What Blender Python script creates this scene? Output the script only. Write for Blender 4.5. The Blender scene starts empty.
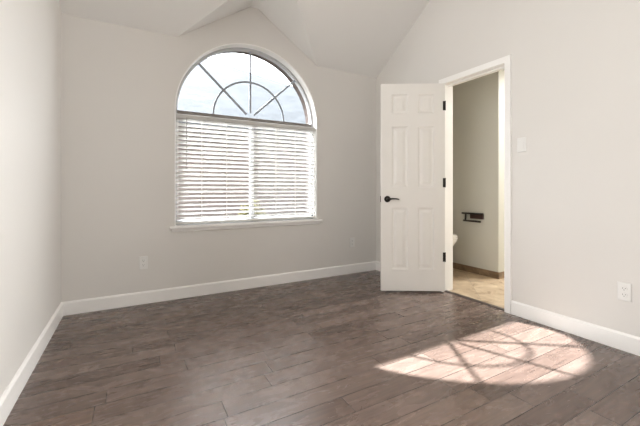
import bpy, bmesh, math, random
from mathutils import Vector, Matrix

random.seed(7)
S = bpy.context.scene
COL = S.collection

# ------------------------------------------------------------------ camera
cam_d = bpy.data.cameras.new('camera')
cam = bpy.data.objects.new('camera', cam_d)
COL.objects.link(cam)
cam.location = (0.4944, -3.3422, 1.0016)
cam.rotation_euler = (math.pi / 2, 0, -0.5109)
cam_d.sensor_width = 36.0
cam_d.lens = 335.0 / 640 * 36.0
cam_d.shift_y = -(213 - 190.2) / 640
cam_d.clip_start = 0.02
S.camera = cam

# ------------------------------------------------------------------ world, sun, lights, exposure
W_ROOM = 3.1807
SKY = 13.0
SUN = 42.0
FILL_R = 60.0
FILL_L = 20.0
BATH = 110.0
EXPOSURE = 0.2

w = bpy.data.worlds.new('world')
S.world = w
w.use_nodes = True
bg = w.node_tree.nodes['Background']
bg.inputs[0].default_value = (0.93, 0.965, 1.0, 1)
bg.inputs[1].default_value = SKY

def light(name, typ, loc, energy, direction, color=(1, 1, 1), size=None, size_y=None, portal=False):
    d = bpy.data.lights.new(name, typ)
    d.energy = energy
    d.color = color
    if typ == 'AREA':
        d.shape = 'RECTANGLE'
        d.size = size
        d.size_y = size_y or size
        if portal:
            d.cycles.is_portal = True
    o = bpy.data.objects.new(name, d)
    COL.objects.link(o)
    o.location = loc
    o.rotation_euler = Vector(direction).to_track_quat('-Z', 'Y').to_euler()
    return o

sun = light('sun', 'SUN', (-3, 6, 8), SUN, (0.425, -1.085, -1.0), (0.93, 0.975, 1.0))
sun.data.angle = math.radians(0.7)
# added fill lights flush on the side walls, out of view, to brighten the room
rfill = light('right_wall_fill', 'AREA', (W_ROOM - 0.012, -3.35, 1.5), FILL_R, (-1, 0, 0), (0.98, 0.985, 0.975), 1.3, 1.7)
rfill.data.spread = math.radians(120)
lfill = light('left_wall_fill', 'AREA', (0.012, -2.35, 1.6), FILL_L, (1, 0, 0), (0.98, 0.985, 0.975), 1.2, 1.6)
lfill.data.spread = math.radians(130)
# ceiling fixture light of the bathroom
light('bathroom_ceiling_light', 'AREA', (5.2, -1.55, 2.40), BATH, (0, 0, -1), (0.97, 0.985, 1.0), 0.6, 0.6)
light('window_portal', 'AREA', (1.5825, 0.30, 1.58), 1.0, (0, -1, 0), (1, 1, 1), 1.5, 1.85, portal=True)

S.view_settings.view_transform = 'Standard'
S.view_settings.look = 'None'
S.view_settings.gamma = 1.0
S.view_settings.use_curve_mapping = False
S.view_settings.exposure = EXPOSURE
S.cycles.use_denoising = True
S.cycles.max_bounces = 12
S.cycles.diffuse_bounces = 8
S.cycles.transparent_max_bounces = 12
S.cycles.sample_clamp_indirect = 6.0

# ------------------------------------------------------------------ node helpers
class NT:
    def __init__(self, name):
        self.m = bpy.data.materials.new(name)
        self.m.use_nodes = True
        self.t = self.m.node_tree
        self.b = self.t.nodes['Principled BSDF']
        self.out = self.t.nodes['Material Output']
    def n(self, typ, **kw):
        x = self.t.nodes.new(typ)
        for k, v in kw.items():
            setattr(x, k, v)
        return x
    def l(self, a, b):
        self.t.links.new(a, b)
    def put(self, v, sock):
        if hasattr(v, 'is_output'):
            self.l(v, sock)
        else:
            sock.default_value = v
    def math(self, op, a, b=0.0, c=None):
        x = self.n('ShaderNodeMath', operation=op)
        self.put(a, x.inputs[0])
        self.put(b, x.inputs[1])
        if c is not None:
            self.put(c, x.inputs[2])
        return x.outputs[0]
    def coords(self):
        return self.n('ShaderNodeTexCoord').outputs['Object']
    def xyz(self, v):
        s = self.n('ShaderNodeSeparateXYZ')
        self.l(v, s.inputs[0])
        return s.outputs
    def comb(self, x, y, z):
        c = self.n('ShaderNodeCombineXYZ')
        self.put(x, c.inputs[0]); self.put(y, c.inputs[1]); self.put(z, c.inputs[2])
        return c.outputs[0]
    def noise(self, vec, scale, detail=3.0, rough=0.5, dist=0.0):
        x = self.n('ShaderNodeTexNoise')
        self.l(vec, x.inputs['Vector'])
        x.inputs['Scale'].default_value = scale
        x.inputs['Detail'].default_value = detail
        x.inputs['Roughness'].default_value = rough
        x.inputs['Distortion'].default_value = dist
        return x.outputs[0]
    def ramp(self, fac, stops):
        r = self.n('ShaderNodeValToRGB')
        self.l(fac, r.inputs[0])
        e = r.color_ramp.elements
        e[0].position, e[0].color = stops[0][0], (*stops[0][1], 1)
        e[1].position, e[1].color = stops[-1][0], (*stops[-1][1], 1)
        for p, c in stops[1:-1]:
            q = e.new(p); q.color = (*c, 1)
        return r.outputs[0]
    def mix(self, typ, fac, a, b):
        x = self.n('ShaderNodeMix', data_type='RGBA', blend_type=typ)
        self.put(fac, x.inputs[0])
        self.put(a, x.inputs[6]); self.put(b, x.inputs[7])
        return x.outputs[2]
    def step(self, v, lo, hi):
        x = self.n('ShaderNodeMapRange', interpolation_type='SMOOTHSTEP')
        self.l(v, x.inputs[0])
        x.inputs[1].default_value = lo; x.inputs[2].default_value = hi
        return x.outputs[0]
    def bump(self, h, strength, dist):
        x = self.n('ShaderNodeBump')
        x.inputs['Strength'].default_value = strength
        x.inputs['Distance'].default_value = dist
        self.l(h, x.inputs['Height'])
        self.l(x.outputs[0], self.b.inputs['Normal'])

def simple(name, color, rough=0.5, metal=0.0, spec=0.5, var=0.03, scale=30, bump=0.0, bscale=200.0):
    k = NT(name)
    c = k.coords()
    n = k.noise(c, scale, 3)
    lo = tuple(max(0, x * (1 - var)) for x in color)
    hi = tuple(min(1, x * (1 + var)) for x in color)
    k.l(k.ramp(n, [(0.3, lo), (0.7, hi)]), k.b.inputs['Base Color'])
    k.b.inputs['Roughness'].default_value = rough
    k.b.inputs['Metallic'].default_value = metal
    k.b.inputs['Specular IOR Level'].default_value = spec
    if bump:
        k.bump(k.noise(c, bscale, 2), bump, 0.002)
    return k.m

M = {}
M['paint'] = simple('wall_paint', (0.685, 0.662, 0.632), 0.55, spec=0.35, var=0.008, scale=2, bump=0.25, bscale=110)
M['ceiling'] = simple('ceiling_paint', (0.775, 0.76, 0.738), 0.6, spec=0.3, var=0.008, scale=2, bump=0.2, bscale=110)
M['trim'] = simple('white_trim_paint', (0.86, 0.845, 0.825), 0.35, var=0.008, scale=6)
M['door'] = simple('white_door_paint', (0.72, 0.695, 0.66), 0.4, var=0.01, scale=6)
M['khaki'] = simple('khaki_bathroom_paint', (0.50, 0.485, 0.425), 0.6, spec=0.3, var=0.01, scale=3, bump=0.2, bscale=110)
M['bronze'] = simple('dark_bronze', (0.018, 0.014, 0.012), 0.35, metal=0.6, var=0.1, scale=40)
M['redbrown'] = simple('red_brown_bronze', (0.045, 0.018, 0.014), 0.4, metal=0.3, var=0.2, scale=40)
M['plastic'] = simple('white_plastic', (0.75, 0.74, 0.72), 0.3, var=0.008, scale=20)
M['slot'] = simple('dark_slot', (0.03, 0.028, 0.026), 0.6, var=0.1)
M['steel'] = simple('satin_steel', (0.55, 0.54, 0.52), 0.35, metal=1.0, var=0.05)
M['porcelain'] = simple('porcelain', (0.86, 0.85, 0.82), 0.12, var=0.006, scale=4)
M['vinyl'] = simple('window_vinyl', (0.46, 0.46, 0.47), 0.45, var=0.01, scale=10)
M['muntin'] = simple('grey_muntin', (0.27, 0.29, 0.32), 0.5, var=0.03, scale=10)
M['taupe'] = simple('shade_toned_mullion', (0.155, 0.135, 0.118), 0.55, var=0.03, scale=10)  # colour darkened to carry the backlit shade on the bar
M['valance'] = simple('valance_shade_tone', (0.50, 0.485, 0.46), 0.45, var=0.02)  # greyed in the colour for the shade on the valance front
M['cord'] = simple('blind_cord', (0.82, 0.80, 0.77), 0.8, var=0.02)
M['wand'] = simple('grey_wand', (0.36, 0.35, 0.34), 0.35, var=0.03)
M['threshold'] = simple('dark_threshold', (0.05, 0.035, 0.028), 0.45, var=0.15, scale=25)
M['leaf'] = simple('yellow_green_leaf', (0.16, 0.14, 0.045), 0.6, var=0.35, scale=9)
M['stem'] = simple('shrub_stem', (0.10, 0.07, 0.045), 0.8, var=0.2)

def slat_mat():
    k = NT('blind_slat_white')
    k.b.inputs['Base Color'].default_value = (0.86, 0.845, 0.82, 1)
    k.b.inputs['Roughness'].default_value = 0.4
    n = k.noise(k.coords(), 6, 2)
    k.l(k.ramp(n, [(0.3, (0.60, 0.585, 0.565)), (0.7, (0.63, 0.615, 0.595))]), k.b.inputs['Base Color'])
    tr = k.n('ShaderNodeBsdfTranslucent')
    tr.inputs[0].default_value = (0.9, 0.86, 0.82, 1)
    mx = k.n('ShaderNodeMixShader')
    mx.inputs[0].default_value = 0.14
    k.l(k.b.outputs[0], mx.inputs[1]); k.l(tr.outputs[0], mx.inputs[2])
    k.l(mx.outputs[0], k.out.inputs[0])
    return k.m
M['slat'] = slat_mat()

def glass_mat():
    k = NT('window_glass')
    t = k.n('ShaderNodeBsdfTransparent')
    t.inputs[0].default_value = (0.93, 0.95, 0.96, 1)
    g = k.n('ShaderNodeBsdfGlossy')
    g.inputs['Roughness'].default_value = 0.02
    f = k.n('ShaderNodeLayerWeight')
    f.inputs[0].default_value = 0.5
    mx = k.n('ShaderNodeMixShader')
    k.l(k.math('MULTIPLY_ADD', k.math('POWER', f.outputs['Facing'], 5.0), 0.9, 0.045), mx.inputs[0]); k.l(t.outputs[0], mx.inputs[1]); k.l(g.outputs[0], mx.inputs[2])
    k.l(mx.outputs[0], k.out.inputs[0])
    k.t.nodes.remove(k.b)
    return k.m
M['glass'] = glass_mat()

def screen_mat():
    k = NT('insect_screen')
    t = k.n('ShaderNodeBsdfTransparent')
    d = k.n('ShaderNodeBsdfDiffuse')
    d.inputs[0].default_value = (0.26, 0.25, 0.25, 1)
    mx = k.n('ShaderNodeMixShader')
    mx.inputs[0].default_value = 0.30
    k.l(t.outputs[0], mx.inputs[1]); k.l(d.outputs[0], mx.inputs[2])
    k.l(mx.outputs[0], k.out.inputs[0])
    k.t.nodes.remove(k.b)
    return k.m
M['screen'] = screen_mat()

def wood_floor():
    k = NT('hand_scraped_hickory_planks')
    x, y, z = k.xyz(k.coords())
    W_ = 0.125
    yy = k.math('DIVIDE', k.math('ADD', y, 2.352), W_)
    row = k.math('FLOOR', yy)
    fy = k.math('FRACT', yy)
    wn = k.n('ShaderNodeTexWhiteNoise', noise_dimensions='1D')
    k.l(row, wn.inputs['W'])
    r1 = wn.outputs[0]
    wn2 = k.n('ShaderNodeTexWhiteNoise', noise_dimensions='1D')
    k.l(k.math('ADD', row, 57.3), wn2.inputs['W'])
    L = k.math('MULTIPLY_ADD', wn2.outputs[0], 0.6, 0.75)
    xx = k.math('DIVIDE', k.math('MULTIPLY_ADD', r1, 5.0, x), L)
    col = k.math('FLOOR', xx)
    fx = k.math('FRACT', xx)
    idn = k.n('ShaderNodeTexWhiteNoise', noise_dimensions='2D')
    k.l(k.comb(row, col, 0.0), idn.inputs['Vector'])
    pid = idn.outputs[0]
    # distance to the plank edges in metres
    dy = k.math('MULTIPLY', k.math('MINIMUM', fy, k.math('SUBTRACT', 1.0, fy)), W_)
    dx = k.math('MULTIPLY', k.math('MINIMUM', fx, k.math('SUBTRACT', 1.0, fx)), L)
    d = k.math('MINIMUM', dx, dy)
    seam = k.math('SUBTRACT', 1.0, k.step(d, 0.0008, 0.0034))
    # grain
    gv = k.comb(k.math('MULTIPLY_ADD', pid, 37.0, k.math('MULTIPLY', x, 1.6)), k.math('MULTIPLY', y, 26.0), k.math('MULTIPLY', pid, 11.0))
    g1 = k.noise(gv, 2.4, 4, 0.55, 0.15)
    gv2 = k.comb(k.math('MULTIPLY', x, 3.0), k.math('MULTIPLY', y, 9.0), k.math('MULTIPLY', pid, 23.0))
    g2 = k.noise(gv2, 2.0, 4, 0.6, 0.6)
    base = k.ramp(pid, [(0.0, (0.096, 0.063, 0.050)), (0.3, (0.117, 0.079, 0.063)), (0.6, (0.132, 0.091, 0.074)),
                        (0.85, (0.148, 0.105, 0.086)), (1.0, (0.142, 0.093, 0.071))])
    grain = k.ramp(g1, [(0.30, (0.66, 0.64, 0.63)), (0.5, (1.0, 1.0, 1.0)), (0.70, (1.30, 1.29, 1.28))])
    c = k.mix('MULTIPLY', 0.85, base, grain)
    blot = k.ramp(g2, [(0.3, (0.86, 0.85, 0.84)), (0.65, (1.08, 1.08, 1.08))])
    c = k.mix('MULTIPLY', 0.8, c, blot)
    c = k.mix('MIX', k.math('MULTIPLY', seam, 0.85), c, (0.022, 0.016, 0.014, 1))
    k.l(c, k.b.inputs['Base Color'])
    k.l(k.math('MULTIPLY_ADD', g2, 0.12, 0.21), k.b.inputs['Roughness'])
    k.b.inputs['Specular IOR Level'].default_value = 0.72
    sc = k.noise(k.comb(k.math('MULTIPLY', x, 4.0), k.math('MULTIPLY', y, 18.0), pid), 1.6, 2)
    h = k.math('ADD', k.math('MULTIPLY', sc, 0.6), k.math('MULTIPLY', g1, 0.25))
    h = k.math('SUBTRACT', h, k.math('MULTIPLY', seam, 0.8))
    k.bump(h, 0.18, 0.003)
    return k.m
M['wood'] = wood_floor()

def tile_mat(name, size, base_stops, grout, rot, vert=False):
    k = NT(name)
    c = k.coords()
    mp = k.n('ShaderNodeMapping')
    mp.inputs['Rotation'].default_value = (0, 0, rot)
    k.l(c, mp.inputs[0])
    x, y, z = k.xyz(mp.outputs[0])
    u, v = (k.math('ADD', x, y), z) if vert else (x, y)
    fu = k.math('FRACT', k.math('DIVIDE', u, size)); fv = k.math('FRACT', k.math('DIVIDE', v, size))
    iu = k.math('FLOOR', k.math('DIVIDE', u, size)); iv = k.math('FLOOR', k.math('DIVIDE', v, size))
    e = k.math('MINIMUM', k.math('MINIMUM', fu, k.math('SUBTRACT', 1.0, fu)), k.math('MINIMUM', fv, k.math('SUBTRACT', 1.0, fv)))
    g = k.math('SUBTRACT', 1.0, k.step(e, 0.006, 0.014))
    wn = k.n('ShaderNodeTexWhiteNoise', noise_dimensions='2D')
    k.l(k.comb(iu, iv, 0.0), wn.inputs['Vector'])
    add = k.n('ShaderNodeVectorMath', operation='ADD')
    k.l(c, add.inputs[0])
    k.l(k.comb(k.math('MULTIPLY', wn.outputs[0], 9.0), 0.0, 0.0), add.inputs[1])
    nz = k.noise(add.outputs[0], 5.0, 6, 0.6, 1.5)
    col = k.ramp(nz, base_stops)
    col = k.mix('MIX', k.math('MULTIPLY', g, 0.7), col, (*grout, 1))
    k.l(col, k.b.inputs['Base Color'])
    k.b.inputs['Roughness'].default_value = 0.3
    k.bump(k.math('SUBTRACT', k.math('MULTIPLY', nz, 0.2), g), 0.3, 0.002)
    return k.m
M['tile'] = tile_mat('travertine_tile', 0.33, [(0.32, (0.22, 0.145, 0.085)), (0.44, (0.38, 0.28, 0.18)), (0.56, (0.46, 0.355, 0.24)), (0.70, (0.55, 0.45, 0.32))], (0.27, 0.205, 0.145), math.radians(45))
M['tilebase'] = tile_mat('brown_tile_base', 0.33, [(0.3, (0.12, 0.075, 0.045)), (0.5, (0.20, 0.135, 0.08)), (0.72, (0.30, 0.215, 0.135))], (0.15, 0.10, 0.06), 0.0, True)

def brick_mat():
    k = NT('pale_pink_brick')
    c = k.coords()
    x, y, z = k.xyz(c)
    b = k.n('ShaderNodeTexBrick')
    k.l(k.comb(k.math('ADD', x, y), z, 0.0), b.inputs['Vector'])
    b.inputs['Color1'].default_value = (0.080, 0.058, 0.051, 1)
    b.inputs['Color2'].default_value = (0.098, 0.075, 0.067, 1)
    b.inputs['Mortar'].default_value = (0.11, 0.098, 0.090, 1)
    b.inputs['Scale'].default_value = 1.0
    b.inputs['Brick Width'].default_value = 0.21
    b.inputs['Row Height'].default_value = 0.075
    b.inputs['Mortar Size'].default_value = 0.006
    k.l(b.outputs[0], k.b.inputs['Base Color'])
    k.b.inputs['Specular IOR Level'].default_value = 0.05
    k.b.inputs['Roughness'].default_value = 0.85
    return k.m
M['brick'] = brick_mat()

def shingle_mat():
    k = NT('grey_shingles')
    c = k.coords()
    x, y, z = k.xyz(c)
    b = k.n('ShaderNodeTexBrick')
    k.l(k.comb(x, k.math('MULTIPLY', y, 1.15), 0.0), b.inputs['Vector'])
    b.inputs['Color1'].default_value = (0.031, 0.033, 0.0355, 1)
    b.inputs['Color2'].default_value = (0.043, 0.0455, 0.049, 1)
    b.inputs['Mortar'].default_value = (0.025, 0.027, 0.029, 1)
    b.inputs['Scale'].default_value = 1.0
    b.inputs['Brick Width'].default_value = 0.3
    b.inputs['Row Height'].default_value = 0.14
    b.inputs['Mortar Size'].default_value = 0.008
    k.b.inputs['Specular IOR Level'].default_value = 0.05
    n = k.noise(c, 12, 4)
    k.l(k.mix('MULTIPLY', 0.5, b.outputs[0], k.ramp(n, [(0.3, (0.8, 0.8, 0.8)), (0.7, (1.2, 1.2, 1.2))])), k.b.inputs['Base Color'])
    k.b.inputs['Roughness'].default_value = 0.9
    return k.m
M['shingle'] = shingle_mat()

def grass_mat():
    k = NT('lawn')
    n = k.noise(k.coords(), 18, 5)
    k.l(k.ramp(n, [(0.3, (0.03, 0.034, 0.016)), (0.7, (0.06, 0.06, 0.03))]), k.b.inputs['Base Color'])
    k.b.inputs['Roughness'].default_value = 0.9
    return k.m
M['grass'] = grass_mat()

# ------------------------------------------------------------------ mesh helpers
def obj(name, bm, mat, parent=None, smooth=False, bevel=0.0, seg=2, loc=(0, 0, 0), rotz=0.0, label=None):
    bmesh.ops.remove_doubles(bm, verts=bm.verts, dist=1e-6)
    bmesh.ops.recalc_face_normals(bm, faces=bm.faces)
    me = bpy.data.meshes.new(name)
    bm.to_mesh(me); bm.free()
    me.materials.append(M[mat])
    if smooth:
        for p in me.polygons:
            p.use_smooth = True
    o = bpy.data.objects.new(name, me)
    COL.objects.link(o)
    o.location = loc
    o.rotation_euler = (0, 0, rotz)
    if label: o['label'] = label
    if parent is not None:
        o.parent = parent
    if bevel:
        md = o.modifiers.new('bevel', 'BEVEL')
        md.width = bevel; md.segments = seg; md.limit_method = 'ANGLE'; md.angle_limit = math.radians(40)
    return o

def thing(name, label, cat, loc=(0, 0, 0), rotz=0.0, group=None, kind=None):
    o = bpy.data.objects.new(name, None)
    COL.objects.link(o)
    o.location = loc; o.rotation_euler = (0, 0, rotz)
    o.empty_display_size = 0.1
    tag(o, label, cat, group, kind)
    return o

def tag(o, label, cat, group=None, kind=None):
    o['label'] = label; o['category'] = cat
    if group: o['group'] = group
    if kind: o['kind'] = kind
    return o

def B():
    return bmesh.new()

def box(bm, x0, x1, y0, y1, z0, z1, mtx=None):
    vs = [Vector((x, y, z)) for x in (x0, x1) for y in (y0, y1) for z in (z0, z1)]
    if mtx is not None:
        vs = [mtx @ v for v in vs]
    v = [bm.verts.new(p) for p in vs]
    for f in ((0, 1, 3, 2), (4, 6, 7, 5), (0, 4, 5, 1), (2, 3, 7, 6), (0, 2, 6, 4), (1, 5, 7, 3)):
        bm.faces.new([v[i] for i in f])
    return bm

def prism(bm, pts, ax, a, b):
    """extrude the 2-D outline along axis ax from a to b"""
    def P(p, t):
        q = list(p); q.insert(ax, t); return Vector(q)
    va = [bm.verts.new(P(p, a)) for p in pts]
    vb = [bm.verts.new(P(p, b)) for p in pts]
    bm.faces.new(va); bm.faces.new(list(reversed(vb)))
    n = len(pts)
    for i in range(n):
        bm.faces.new([va[i], va[(i + 1) % n], vb[(i + 1) % n], vb[i]])
    return bm

def loft(bm, rings, cap=True, closed_rings=True):
    vr = [[bm.verts.new(p) for p in r] for r in rings]
    n = len(vr[0])
    for a, b in zip(vr, vr[1:]):
        for i in range(n if closed_rings else n - 1):
            j = (i + 1) % n
            bm.faces.new([a[i], a[j], b[j], b[i]])
    if cap:
        bm.faces.new(list(reversed(vr[0]))); bm.faces.new(vr[-1])
    return bm

def tube(bm, path, r, n=10, radii=None):
    path = [Vector(p) for p in path]
    rings = []
    up0 = Vector((0, 0, 1))
    for i, p in enumerate(path):
        d = (path[min(i + 1, len(path) - 1)] - path[max(i - 1, 0)]).normalized()
        u = d.cross(up0)
        if u.length < 1e-3: u = d.cross(Vector((1, 0, 0)))
        u.normalize(); v = d.cross(u)
        rr = radii[i] if radii else r
        rings.append([p + (u * math.cos(t) + v * math.sin(t)) * rr for t in [2 * math.pi * q / n for q in range(n)]])
    return loft(bm, rings)

def sweep_rect(bm, path, hw, y0, y1):
    """bar of rectangular section following a path in the x-z plane"""
    rings = []
    pts = [Vector((p[0], 0, p[1])) for p in path]
    for i, p in enumerate(pts):
        d = (pts[min(i + 1, len(pts) - 1)] - pts[max(i - 1, 0)]).normalized()
        nrm = Vector((-d.z, 0, d.x))
        a, b = p + nrm * hw, p - nrm * hw
        rings.append([(a.x, y0, a.z), (b.x, y0, b.z), (b.x, y1, b.z), (a.x, y1, a.z)])
    return loft(bm, rings)

# ------------------------------------------------------------------ room dimensions
W = 3.1807           # room width
H = 2.415            # ceiling springing on the back wall
SL = 0.63            # slope of the main ceiling
YR = -4.6            # wall behind the camera
YRIDGE = -2.3
ZR = H - SL * YRIDGE
S1, S2 = 0.855, 2.328
AL, AR, ZA = 1.547, 1.633, 2.88
DA = (ZA - H) / SL
WX0, WX1, WZ0 = 0.834, 2.331, 0.668          # window opening
WC, WR = (WX0 + WX1) / 2, (WX1 - WX0) / 2
WZS = 2.497 - WR                             # springing of the arch
D0, D1, DZ = -1.055, -1.677, 2.047           # door opening on the right wall
WT = 0.115

def struct(name, bm, mat, parent=None, label=None, **kw):
    o = obj(name, bm, mat, parent, **kw)
    if parent is None:
        o['kind'] = 'structure'
    if label: o['label'] = label
    return o

# floor
struct('floor', box(B(), -0.12, W + 0.03, YR - 0.1, 0.0, -0.03, 0.0), 'wood', label='dark brown hand-scraped hickory plank floor')

# back wall with the arched window opening and the small gable above it
def top_z(x):
    pts = [(-1, H), (S1, H), (AL, ZA), (AR, ZA), (S2, H), (9, H)]
    for (xa, za), (xb, zb) in zip(pts, pts[1:]):
        if xa <= x <= xb:
            return za + (zb - za) * (x - xa) / (xb - xa)
def arch_z(x):
    return WZS + math.sqrt(max(0, WR * WR - (x - WC) ** 2))
NA = 48
arcx = [WC - WR * math.cos(math.pi * i / NA) for i in range(NA + 1)]
xs = sorted(set([-0.12, WX0, WX1, S1, S2, AL, AR, W + WT] + [round(a, 6) for a in arcx]))
bm = B()
TH = 0.13
TX_ = 0.28
bx_ = B()
for xa, xb in zip(xs, xs[1:]):
    if xb - xa < 1e-5: continue
    if xb <= WX0 + 1e-5 or xa >= WX1 - 1e-5:
        prism(bm, [(xa, 0), (xb, 0), (xb, top_z(xb)), (xa, top_z(xa))], 1, 0.0, TH)
        prism(bx_, [(xa, -0.3), (xb, -0.3), (xb, top_z(xb)), (xa, top_z(xa))], 1, TH, TX_)
    else:
        prism(bm, [(xa, 0), (xb, 0), (xb, WZ0), (xa, WZ0)], 1, 0.0, TH)
        prism(bm, [(xa, arch_z(xa)), (xb, arch_z(xb)), (xb, top_z(xb)), (xa, top_z(xa))], 1, 0.0, TH)
        prism(bx_, [(xa, -0.3), (xb, -0.3), (xb, WZ0), (xa, WZ0)], 1, TH, TX_)
        prism(bx_, [(xa, arch_z(xa)), (xb, arch_z(xb)), (xb, top_z(xb)), (xa, top_z(xa))], 1, TH, TX_)
struct('wall_back', bm, 'paint', label='warm white wall with the arched window and a small gable')

struct('wall_exterior', bx_, 'brick', label='brick outer skin of the window wall')

# side walls (gabled) and rear wall
gable = [(0.0, 0.0), (YR, 0.0), (YR, H), (YRIDGE, ZR), (0.0, H)]
struct('wall_left', prism(B(), gable, 0, -0.12, 0.0), 'paint', label='bright white wall on the left')
bm = B()
def rz(y):
    return H - SL * y if y >= YRIDGE else ZR + (H - ZR) * (y - YRIDGE) / (YR - YRIDGE)
JT = 0.016
E0, E1, EZ = D0 + JT, D1 - JT, DZ + JT
prism(bm, [(0, 0), (E0, 0), (E0, rz(E0)), (0, H)], 0, W, W + WT)
prism(bm, [(E0, EZ), (E1, EZ), (E1, rz(E1)), (E0, rz(E0))], 0, W, W + WT)
prism(bm, [(E1, 0), (YR, 0), (YR, H), (YRIDGE, ZR), (E1, rz(E1))], 0, W, W + WT)
struct('wall_right', bm, 'paint', label='white wall on the right with the bathroom doorway')
bm = B()
box(bm, -0.12, W + WT, YR - 0.12, YR, 0, H)
struct('wall_rear', bm, 'paint')

# ceiling: main slope with the notch of the small gable, its two facets and flat strip, rear slope
bm = B()
def face(*p):
    bm.faces.new([bm.verts.new(q) for q in p])
xa, xb = -0.06, W + 0.06
face((xa, 0, H), (S1, 0, H), (AL, -DA, ZA), (AL, YRIDGE, ZR), (xa, YRIDGE, ZR))
face((AL, -DA, ZA), (AR, -DA, ZA), (AR, YRIDGE, ZR), (AL, YRIDGE, ZR))
face((AR, -DA, ZA), (S2, 0, H), (xb, 0, H), (xb, YRIDGE, ZR), (AR, YRIDGE, ZR))
face((xa, YRIDGE, ZR), (xb, YRIDGE, ZR), (xb, YR, H), (xa, YR, H))
face((S1, 0, H), (AL, 0, ZA), (AL, -DA, ZA))
face((AL, 0, ZA), (AR, 0, ZA), (AR, -DA, ZA), (AL, -DA, ZA))
face((AR, 0, ZA), (S2, 0, H), (AR, -DA, ZA))
struct('ceiling', bm, 'ceiling', label='vaulted off-white ceiling with two facets over the window')

# baseboards
BH, BT = 0.109, 0.015
def baseboard(name, ax, a, b, face_at, sgn):
    prof = [(0, 0), (BT, 0), (BT, BH - 0.012), (BT * 0.45, BH - 0.002), (0.002, BH), (0, BH)]
    bm = B()
    if ax == 'x':
        prism(bm, [(face_at + sgn * p, z) for p, z in prof], 0, a, b)
    else:
        prism(bm, [(face_at + sgn * p, z) for p, z in prof], 1, a, b)
    return struct(name, bm, 'trim')
baseboard('baseboard_back', 'x', 0.0, W, 0.0, -1)
baseboard('baseboard_left', 'y', YR, -BT, 0.0, 1)
baseboard('baseboard_right', 'y', YR, D1 - 0.056, W, -1)
baseboard('baseboard_right_corner', 'y', D0 + 0.056, -BT, W, -1)

# door jamb and casing
bm = B()
box(bm, W - 0.001, W + WT + 0.001, D0, E0, 0, EZ)
box(bm, W - 0.001, W + WT + 0.001, E1, D1, 0, EZ)
box(bm, W - 0.001, W + WT + 0.001, D1, D0, DZ, DZ + JT)
# stop strips
box(bm, W + 0.045, W + 0.080, D1, D1 + 0.011, 0, DZ)
box(bm, W + 0.045, W + 0.080, D1, D0, DZ - 0.011, DZ)
CW, CT = 0.056, 0.016
for xf, sg in ((W, -1), (W + WT, 1)):
    x0_, x1_ = sorted((xf, xf + sg * CT))
    box(bm, x0_, x1_, D1 - CW + 0.003, D1 + 0.003 - 0.006, 0, DZ + CW - 0.003)
    box(bm, x0_, x1_, D0 + 0.006 - 0.003, D0 + CW - 0.003, 0, DZ + CW - 0.003)
    box(bm, x0_, x1_, D1 - 0.003, D0 + 0.003, DZ + 0.003, DZ + CW - 0.003)
jamb = struct('trim_1', bm, 'trim', label='white casing and jamb of the bathroom doorway')
bm = B()
box(bm, W + 0.004, W + 0.034, D1, D1 + 0.0025, 0.885, 0.945)
obj('strike_plate', bm, 'steel', jamb)

# threshold between plank floor and tile
struct('trim_2', prism(B(), [(W + 0.0, 0), (W + 0.012, 0.008), (W + 0.042, 0.008), (W + 0.055, 0.0)], 1, D1, D0), 'threshold', label='dark wood threshold strip in the bathroom doorway')

# ------------------------------------------------------------------ window_1
YG = 0.105
win = thing('window_1', 'arched window with a fan of grey muntins above horizontal blinds', 'window', (WC, 0.0, WZ0), 0, None, 'structure')
OX, OZ = -WC, -WZ0
def wobj(name, bm, mat, parent=None, **kw):
    for v in bm.verts:
        v.co.x += OX; v.co.z += OZ
    return obj(name, bm, mat, parent or win, **kw)
def arch_outline(r_out, zb, n=NA):
    pts = [(WC - r_out, zb)]
    pts += [(WC - r_out * math.cos(math.pi * i / n), WZS + r_out * math.sin(math.pi * i / n)) for i in range(n + 1)]
    pts += [(WC + r_out, zb)]
    return pts
def arch_band(bm, r0, r1, zb, y0, y1):
    """band between two arch outlines, open at the bottom"""
    o, i = arch_outline(r0, zb), arch_outline(r1, zb)
    rings = [[(a[0], y0, a[1]), (b[0], y0, b[1]), (b[0], y1, b[1]), (a[0], y1, a[1])] for a, b in zip(o, i)]
    return loft(bm, rings)
wobj('jamb_liner', arch_band(B(), WR - 0.0005, WR - 0.010, WZ0, -0.004, 0.10), 'trim', label='white painted arched reveal')
bm = arch_band(B(), WR - 0.010, WR - 0.032, WZ0, YG - 0.02, YG + 0.035)
box(bm, WX0 + 0.011, WX1 - 0.011, YG - 0.02, YG + 0.035, WZ0 + 0.001, WZ0 + 0.045)
wobj('window_frame', bm, 'vinyl')
wobj('mullion', box(B(), WX0 + 0.028, WX1 - 0.028, YG - 0.02, YG + 0.035, WZS - 0.036, WZS + 0.012), 'taupe', label='bar between arch and lower window, its backlit shade put into the colour')
bm = B()
box(bm, WC - 0.005, WC + 0.035, YG - 0.012, YG + 0.025, WZ0 + 0.045, WZS - 0.036)
wobj('meeting_stile', bm, 'vinyl')
# muntin fan
CZ = WZS + 0.012
ARCR = 0.380
bm = sweep_rect(B(), [(WC - ARCR * math.cos(math.pi * i / 40), CZ + ARCR * math.sin(math.pi * i / 40)) for i in range(41)], 0.009, YG, YG + 0.008)
wobj('muntin', bm, 'muntin', label='semicircular grey muntin')
for deg in (43, 90, 137):
    c, s = math.cos(math.radians(deg)), math.sin(math.radians(deg))
    wobj('muntin', sweep_rect(B(), [(WC + c * 0.055, CZ + s * 0.055), (WC + c * (WR - 0.026), CZ + s * (WR - 0.026))], 0.0105, YG - 0.001, YG + 0.009), 'muntin')
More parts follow.
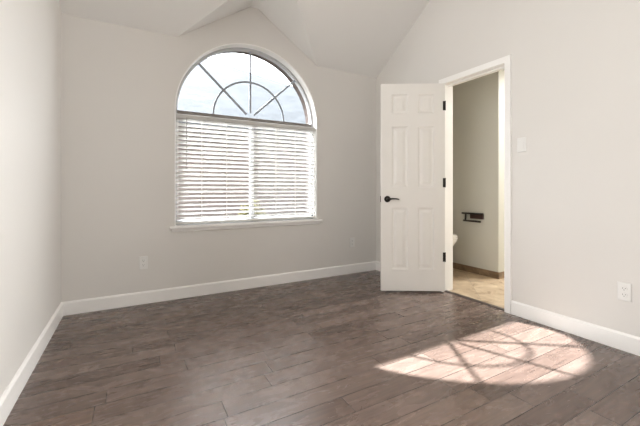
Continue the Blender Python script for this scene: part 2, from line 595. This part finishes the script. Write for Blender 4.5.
# panes
def quad_pane(x0, x1, z0, z1, y):
    b = B()
    b.faces.new([b.verts.new(p) for p in ((x0, y, z0), (x1, y, z0), (x1, y, z1), (x0, y, z1))])
    return b
bm = B()
bm.faces.new([bm.verts.new((WC - (WR - 0.024) * math.cos(math.pi * i / NA), YG + 0.005, WZS + (WR - 0.024) * math.sin(math.pi * i / NA))) for i in range(NA + 1)])
wobj('pane', bm, 'glass', label='half-round glass pane')
wobj('pane', quad_pane(WX0 + 0.034, WC, WZ0 + 0.04, WZS - 0.03, YG + 0.005), 'glass')
wobj('pane', quad_pane(WC + 0.03, WX1 - 0.034, WZ0 + 0.04, WZS - 0.03, YG + 0.005), 'glass')
wobj('insect_screen', quad_pane(WC + 0.03, WX1 - 0.034, WZ0 + 0.04, WZS - 0.03, YG + 0.028), 'screen', label='grey insect screen over the right half')
# sill with apron
bm = prism(B(), [(-0.035, WZ0 - 0.022), (-0.038, WZ0 - 0.016), (-0.038, WZ0 - 0.006), (-0.033, WZ0), (0.0, WZ0), (0.0, WZ0 - 0.022)], 0, 0.792, 2.384)
box(bm, WX0 + 0.0005, WX1 - 0.0005, 0.0, YG - 0.018, WZ0 - 0.0, WZ0 + 0.002)
wobj('window_sill', bm, 'trim')
wobj('apron', prism(B(), [(0, WZ0 - 0.022), (-0.014, WZ0 - 0.022), (-0.014, WZ0 - 0.044), (-0.008, WZ0 - 0.052), (0, WZ0 - 0.052)], 0, 0.812, 2.364), 'trim')

# made-up window trim around the two added fill lights, out of view
def fill_frame(name, xw, sg, y0, y1, z0, z1, label):
    b = B()
    xa_, xb_ = sorted((xw, xw + sg * 0.022))
    for a, b_, c, d in ((y0 - 0.06, y0, z0 - 0.06, z1 + 0.06), (y1, y1 + 0.06, z0 - 0.06, z1 + 0.06), (y0, y1, z1, z1 + 0.06), (y0, y1, z0 - 0.06, z0),
                        ((y0 + y1) / 2 - 0.012, (y0 + y1) / 2 + 0.012, z0, z1), (y0, y1, (z0 + z1) / 2 - 0.012, (z0 + z1) / 2 + 0.012)):
        box(b, xa_, xb_, a, b_, c, d)
    o = struct(name, b, 'trim', label=label)
    xs0, xs1 = sorted((xw, xw + sg * 0.05))
    obj('window_sill', box(B(), xs0, xs1, y0 - 0.08, y1 + 0.08, z0 - 0.085, z0 - 0.06), 'trim', o)  # sill of the added trim, no real window behind it
fill_frame('fill_light_frame_left', 0.0, 1, -2.95, -1.75, 0.8, 2.4, 'white window-like trim added around the fill light on the left wall, out of view')
fill_frame('fill_light_frame_right', W, -1, -4.0, -2.7, 0.65, 2.35, 'white window-like trim added around the fill light on the right wall, out of view')

# ------------------------------------------------------------------ window blind
bl = thing('window_blind', 'white horizontal slat blind hanging across the lower half of the arched window', 'blind', (WC, 0.045, WZ0 + 0.004))
BX0, BX1 = -WR + 0.0125, WR - 0.0125
zt = WZS - 0.004 - (WZ0 + 0.004)
obj('headrail', box(B(), BX0, BX1, -0.028, 0.026, zt - 0.070, zt - 0.030), 'slat', bl, bevel=0.003)
obj('valance', box(B(), BX0 - 0.002, BX1 + 0.002, -0.034, -0.029, zt - 0.072, zt - 0.036), 'valance', bl, bevel=0.002, label='valance strip with its shade put into the grey-beige colour')
def slat_bm(tilt):
    bm = B()
    prof = []
    n = 6
    for i in range(n + 1):
        u = -0.025 + 0.05 * i / n
        prof.append((u, 0.0022 * (1 - (u / 0.025) ** 2) + 0.0013))
    for i in range(n, -1, -1):
        u = -0.025 + 0.05 * i / n
        prof.append((u, 0.0022 * (1 - (u / 0.025) ** 2) - 0.0013))
    c, s = math.cos(tilt), math.sin(tilt)
    # room side edge (-y) up, outer edge down
    prism(bm, [(u * c + h * s, -u * s + h * c) for u, h in prof], 0, BX0 + 0.004, BX1 - 0.004)
    return bm
NS = 23
Z_LO, Z_HI = 0.068, zt - 0.083
for i in range(NS):
    z = Z_LO + (Z_HI - Z_LO) * i / (NS - 1)
    tl = math.radians(24 + random.uniform(-2.5, 2.5))
    s = obj('slat', slat_bm(tl), 'slat', bl, loc=(0, 0, z), smooth=False)
    s.rotation_euler = (0, random.uniform(-0.0016, 0.0016), 0)
obj('bottom_rail', box(B(), BX0 + 0.003, BX1 - 0.003, -0.025, 0.025, 0.012, 0.032), 'slat', bl, bevel=0.004)
for x in (1.078, 1.315, 1.838, 2.065, 0.865, 2.305):
    obj('ladder_cord', tube(B(), [(x - WC, -0.024, 0.03), (x - WC, -0.024, zt - 0.04)], 0.003, 6), 'cord', bl)
obj('tilt_wand', tube(B(), [(0.94 - WC, -0.04, zt - 0.06), (0.94 - WC, -0.045, zt - 0.10), (0.938 - WC, -0.045, zt - 0.545)], 0.005, 8), 'wand', bl, smooth=True, label='thin grey tilt wand')

# ------------------------------------------------------------------ door_1
A = math.radians(121)
PIN = (3.17, -1.06)
DL, DTH, DZ0, DZ1 = 0.62, 0.035, 0.018, 2.043
# local frame: +x from hinge to latch edge, visible (bathroom side) face at local y = +DTH ; origin at the pin
dvec = Vector((-math.sin(A), -math.cos(A), 0))
rot = math.atan2(dvec.y, dvec.x)
door = thing('door_1', 'white six-panel door standing open towards the room corner', 'door', (PIN[0], PIN[1], 0), rot, None, 'structure')
# after the rotation local +y points away from or to the camera; find which side is seen
tvec = Vector((math.cos(A), -math.sin(A), 0))
side = 1 if (Matrix.Rotation(rot, 3, 'Z') @ Vector((0, 1, 0))).dot(tvec) > 0 else -1
def panel_face(bm, y, out):
    st, mul = 0.105, 0.10
    pw = (DL - 2 * st - mul) / 2
    xs_ = [0, st, st + pw, st + pw + mul, DL - st, DL]
    zs_ = [DZ0, 0.225, 0.830, 1.030, 1.625, 1.752, 1.940, DZ1]
    for i in range(5):
        for j in range(7):
            x0, x1, z0, z1 = xs_[i], xs_[i + 1], zs_[j], zs_[j + 1]
            if i in (1, 3) and j in (1, 3, 5):
                # moulded panel: rings of (inset, depth)
                rings = [(0, 0), (0.006, -0.006), (0.016, -0.009), (0.024, -0.009), (0.050, -0.002), (0.054, -0.002)]
                rr = []
                for ins, dp in rings:
                    yy = y + out * dp
                    rr.append([(x0 + ins, yy, z0 + ins), (x1 - ins, yy, z0 + ins), (x1 - ins, yy, z1 - ins), (x0 + ins, yy, z1 - ins)])
                vr = [[bm.verts.new(p) for p in r] for r in rr]
                for a, b in zip(vr, vr[1:]):
                    for q in range(4):
                        bm.faces.new([a[q], a[(q + 1) % 4], b[(q + 1) % 4], b[q]])
                bm.faces.new(vr[-1])
            else:
                bm.faces.new([bm.verts.new(p) for p in ((x0, y, z0), (x1, y, z0), (x1, y, z1), (x0, y, z1))])
bm = B()
panel_face(bm, 0.0, -side)
panel_face(bm, side * DTH, side)
for q in (((0, 0), (0, 1)), ((DL, 0), (DL, 1))):
    x = q[0][0]
    zz = [DZ0, 0.225, 0.830, 1.030, 1.625, 1.752, 1.940, DZ1]
    for za, zb in zip(zz, zz[1:]):
        bm.faces.new([bm.verts.new(p) for p in ((x, 0, za), (x, side * DTH, za), (x, side * DTH, zb), (x, 0, zb))])
st_, pw_ = 0.105, (DL - 0.31) / 2
xx = [0, st_, st_ + pw_, st_ + pw_ + 0.10, DL - st_, DL]
for z in (DZ0, DZ1):
    for xa_, xb_ in zip(xx, xx[1:]):
        bm.faces.new([bm.verts.new(p) for p in ((xa_, 0, z), (xb_, 0, z), (xb_, side * DTH, z), (xa_, side * DTH, z))])
obj('door_leaf', bm, 'door', door)
# lever handles on both faces
def lever(sg, y0):
    bm = B()
    hx, hz = DL - 0.062, 0.915
    prof = [(0.0315, 0.0), (0.0315, 0.006), (0.027, 0.011), (0.015, 0.013), (0.0115, 0.016), (0.0115, 0.040), (0.0, 0.040)]
    rings = []
    for r, h in prof:
        r = max(r, 0.0005)
        rings.append([(hx + r * math.cos(t), y0 + sg * h, hz + r * math.sin(t)) for t in [2 * math.pi * q / 20 for q in range(20)]])
    loft(bm, rings)
    o = obj('door_handle', bm, 'bronze', door, smooth=False, label='dark bronze lever handle')
    bm = B()
    path = [(hx + 0.006, y0 + sg * 0.036, hz), (hx - 0.015, y0 + sg * 0.040, hz + 0.001), (hx - 0.045, y0 + sg * 0.042, hz + 0.004), (hx - 0.08, y0 + sg * 0.041, hz + 0.003), (hx - 0.108, y0 + sg * 0.038, hz - 0.002)]
    tube(bm, path, 0.008, 10, [0.0115, 0.0095, 0.0075, 0.0068, 0.0055])
    obj('lever', bm, 'bronze', o, smooth=True)
lever(side, side * DTH)
lever(-side, 0.0)
obj('latch', box(B(), DL, DL + 0.004, side * 0.008, side * 0.027, 0.885, 0.945), 'bronze', door)
for z in (1.825, 1.075, 0.350):
    bm = B()
    box(bm, 0.0, 0.020, side * DTH, side * (DTH + 0.003), z - 0.045, z + 0.045)
    tube(bm, [(-0.002, side * (DTH + 0.003), z - 0.046), (-0.002, side * (DTH + 0.003), z + 0.046)], 0.006, 8)
    obj('hinge', bm, 'bronze', door, label='black door hinge')

# ------------------------------------------------------------------ wall plates
def plate_base(name, label, cat, loc, rotz, group=None):
    r = thing(name, label, cat, loc, rotz, group)
    bm = B()
    hw, hh, t = 0.035, 0.0575, 0.006
    loft(bm, [[(-hw, 0, -hh), (hw, 0, -hh), (hw, 0, hh), (-hw, 0, hh)],
              [(-hw, -0.003, -hh), (hw, -0.003, -hh), (hw, -0.003, hh), (-hw, -0.003, hh)],
              [(-hw + 0.004, -t, -hh + 0.004), (hw - 0.004, -t, -hh + 0.004), (hw - 0.004, -t, hh - 0.004), (-hw + 0.004, -t, hh - 0.004)]])
    obj('cover_plate', bm, 'plastic', r)
    return r
def outlet(label, loc, rotz):
    r = plate_base('power_outlet', label, 'outlet', loc, rotz, 'wall outlets')
    for dz in (0.0195, -0.0195):
        n = 24
        def ring(y, k):
            return [(max(-0.0165, min(0.0165, 0.0175 * math.cos(t))) * k, y, dz + 0.0145 * math.sin(t) * k) for t in [2 * math.pi * q / n for q in range(n)]]
        o = obj('receptacle', loft(B(), [ring(-0.005, 1), ring(-0.0078, 1), ring(-0.0085, 0.94)]), 'plastic', r)
        for sx, hw_, hh_, zz in ((-0.0064, 0.0011, 0.0042, dz + 0.003), (0.0064, 0.0011, 0.0034, dz + 0.003), (0.0, 0.0022, 0.0022, dz - 0.0075)):
            obj('slot', box(B(), sx - hw_, sx + hw_, -0.0088, -0.0075, zz - hh_, zz + hh_), 'slot', o, label='dark slot')
    sc = B()
    loft(sc, [[(0.003 * math.cos(t), y, 0.003 * math.sin(t)) for t in [2 * math.pi * q / 10 for q in range(10)]] for y in (-0.005, -0.0075)])
    obj('screw', sc, 'plastic', r)
    return r
outlet('white power outlet on the back wall, low to the left of the window', (0.581, -0.0003, 0.362), 0)
outlet('white power outlet on the back wall beside the open door, right of the window', (2.811, -0.0003, 0.372), 0)
outlet('white power outlet on the right wall, low near the right edge', (W - 0.0003, -2.446, 0.367), -math.pi / 2)
sw = plate_base('light_switch', 'white rocker light switch on the right wall beside the bathroom doorway', 'switch', (W - 0.0003, -1.812, 1.360), -math.pi / 2)
bm = B()
loft(bm, [[(-0.0165, -0.005, -0.033), (0.0165, -0.005, -0.033), (0.0165, -0.005, 0.033), (-0.0165, -0.005, 0.033)],
          [(-0.0160, -0.0105, -0.0325), (0.0160, -0.0105, -0.0325), (0.0160, -0.0070, 0.0325), (-0.0160, -0.0070, 0.0325)]])
obj('rocker', bm, 'plastic', sw)

# ------------------------------------------------------------------ bathroom beyond the doorway
BX = 4.10
BY = -1.03
struct('floor_bathroom', box(B(), W + 0.03, 5.8, -3.3, 0.0, -0.03, 0.0), 'tile', label='beige travertine tile floor of the bathroom')
bm = B()
box(bm, BX, BX + 0.11, BY, 0.0, 0, 2.44)
box(bm, BX + 0.11, 5.8, BY, BY + 0.11, 0, 2.44)
struct('wall_bathroom', bm, 'khaki', label='khaki bathroom wall with the paper holder')
struct('wall_bathroom_back', box(B(), W + WT, BX, 0.0, 0.1, 0, 2.44), 'khaki')
struct('wall_bathroom_right', box(B(), 5.8, 5.9, -3.3, BY + 0.11, 0, 2.44), 'khaki')
struct('wall_bathroom_front', box(B(), W + WT, 5.9, -3.4, -3.3, 0, 2.44), 'khaki')
struct('ceiling_bathroom', box(B(), W + WT, 5.9, -3.4, 0.1, 2.44, 2.47), 'ceiling')
bm = B()
box(bm, BX - 0.010, BX, BY - 0.010, 0.0, 0.0, 0.075)
box(bm, BX, 5.8, BY - 0.010, BY, 0.0, 0.075)
struct('baseboard_bathroom', bm, 'tilebase', bevel=0.002, label='brown tile base along the bathroom wall')

# toilet
TX, TYB = 3.70, -0.02
toi = thing('toilet', 'white porcelain toilet seen behind the open door', 'toilet', (TX, TYB, 0))
toi.scale = (1, 0.97, 1.08)
def egg(cy, hw, front, back, z, n=28):
    r = []
    for q in range(n):
        t = 2 * math.pi * q / n
        s, c = math.sin(t), math.cos(t)
        y = cy - (front * c if c > 0 else back * c)
        x = hw * s
        r.append((x, y, z))
    return r
bm = B()
loft(bm, [egg(-0.36, 0.105, 0.16, 0.22, 0.0), egg(-0.36, 0.095, 0.15, 0.22, 0.06), egg(-0.37, 0.09, 0.15, 0.21, 0.16),
          egg(-0.40, 0.125, 0.21, 0.20, 0.25), egg(-0.44, 0.165, 0.285, 0.22, 0.33), egg(-0.45, 0.182, 0.315, 0.23, 0.385), egg(-0.45, 0.182, 0.318, 0.23, 0.40)])
obj('bowl', bm, 'porcelain', toi, smooth=True)
obj('seat', loft(B(), [egg(-0.45, 0.184, 0.322, 0.21, 0.403), egg(-0.45, 0.188, 0.326, 0.21, 0.412), egg(-0.45, 0.184, 0.322, 0.21, 0.421)]), 'porcelain', toi, smooth=True)
obj('lid', loft(B(), [egg(-0.45, 0.182, 0.320, 0.21, 0.4245), egg(-0.45, 0.186, 0.324, 0.21, 0.434), egg(-0.45, 0.176, 0.312, 0.20, 0.446), egg(-0.45, 0.12, 0.24, 0.15, 0.453)]), 'porcelain', toi, smooth=True)
obj('tank', box(B(), -0.20, 0.20, -0.20, 0.0, 0.37, 0.72), 'porcelain', toi, bevel=0.02, seg=3)
obj('tank_lid', box(B(), -0.21, 0.21, -0.212, 0.005, 0.721, 0.755), 'porcelain', toi, bevel=0.01)
obj('flush_lever', tube(B(), [(-0.15, -0.20, 0.66), (-0.15, -0.222, 0.66), (-0.08, -0.226, 0.655)], 0.007, 8), 'steel', toi)

# paper holder
ph = thing('toilet_paper_holder', 'dark bronze toilet paper holder on the khaki bathroom wall', 'paper holder', (BX, -0.715, 0.68))
obj('mounting_plate', box(B(), -0.022, -0.0003, -0.136, 0.038, -0.022, 0.036), 'redbrown', ph, bevel=0.004, label='red-brown mounting block')
obj('top_bar', tube(B(), [(-0.03, -0.145, 0.040), (-0.03, 0.140, 0.040)], 0.0115, 10), 'bronze', ph, smooth=True)
obj('arm', tube(B(), [(-0.03, 0.088, 0.040), (-0.034, 0.088, 0.0), (-0.036, 0.088, -0.048)], 0.010, 10), 'bronze', ph, smooth=True)
obj('roller_bar', tube(B(), [(-0.036, 0.115, -0.050), (-0.036, -0.115, -0.050)], 0.0115, 10), 'bronze', ph, smooth=True)

# ------------------------------------------------------------------ outside the window
struct('ground', box(B(), -12, 16, 0.17, 22, -0.35, -0.25), 'grass', label='lawn between the houses')
nh = thing('neighbor_house', 'pale brick house with a grey shingle roof seen through the window', 'house', (2.0, 8.0, -0.25))
def hobj(name, bm, mat, **kw):
    for v in bm.verts:
        v.co -= Vector((2.0, 8.0, -0.25))
    return obj(name, bm, mat, nh, **kw)
hobj('wall', box(B(), -4.0, 7.4, 2.6, 12.3, -0.25, 2.12), 'brick')
bm = B()
P_ = 0.553
ra = (2.59, 7.5, 5.107)
ev = 5.4
ez = ra[2] - P_ * ev
v = [bm.verts.new(p) for p in ((-4.4, ra[1] - ev, ez), (ra[0] + ev, ra[1] - ev, ez), (ra[0] + ev, ra[1] + ev, ez), (-4.4, ra[1] + ev, ez), ra, (-4.4, ra[1], ra[2]))]
for f in ((0, 1, 4, 5), (1, 2, 4), (2, 3, 5, 4), (0, 5, 3), (3, 2, 1, 0)):
    bm.faces.new([v[i] for i in f])
hobj('roof', bm, 'shingle')
hobj('fascia', box(B(), -4.4, ra[0] + ev, ra[1] - ev - 0.02, ra[1] - ev, ez - 0.12, ez + 0.0), 'shingle')

sh = thing('garden_shrub', 'yellow-green shrub outside behind the lower middle of the blind', 'shrub', (2.08, 1.5, -0.25))
obj('stem', tube(B(), [(0, 0, 0), (0.02, 0, 0.4), (-0.02, 0.02, 0.8)], 0.03, 8, [0.035, 0.03, 0.015]), 'stem', sh)
bm = B()
for i in range(420):
    d = Vector((random.gauss(0, 1), random.gauss(0, 1), random.gauss(0, 1))).normalized() * (random.random() ** 0.4)
    p = Vector((d.x * 0.24, d.y * 0.24, 0.78 + d.z * 0.34))
    u = Vector((random.gauss(0, 1), random.gauss(0, 1), random.gauss(0, 1))).normalized()
    t = u.cross(Vector((random.gauss(0, 1), random.gauss(0, 1), random.gauss(0, 1)))).normalized()
    a, b = u * 0.05, t * 0.022
    bm.faces.new([bm.verts.new(q) for q in (p - a, p + b, p + a, p - b)])
me_ = obj('foliage', bm, 'leaf', sh)
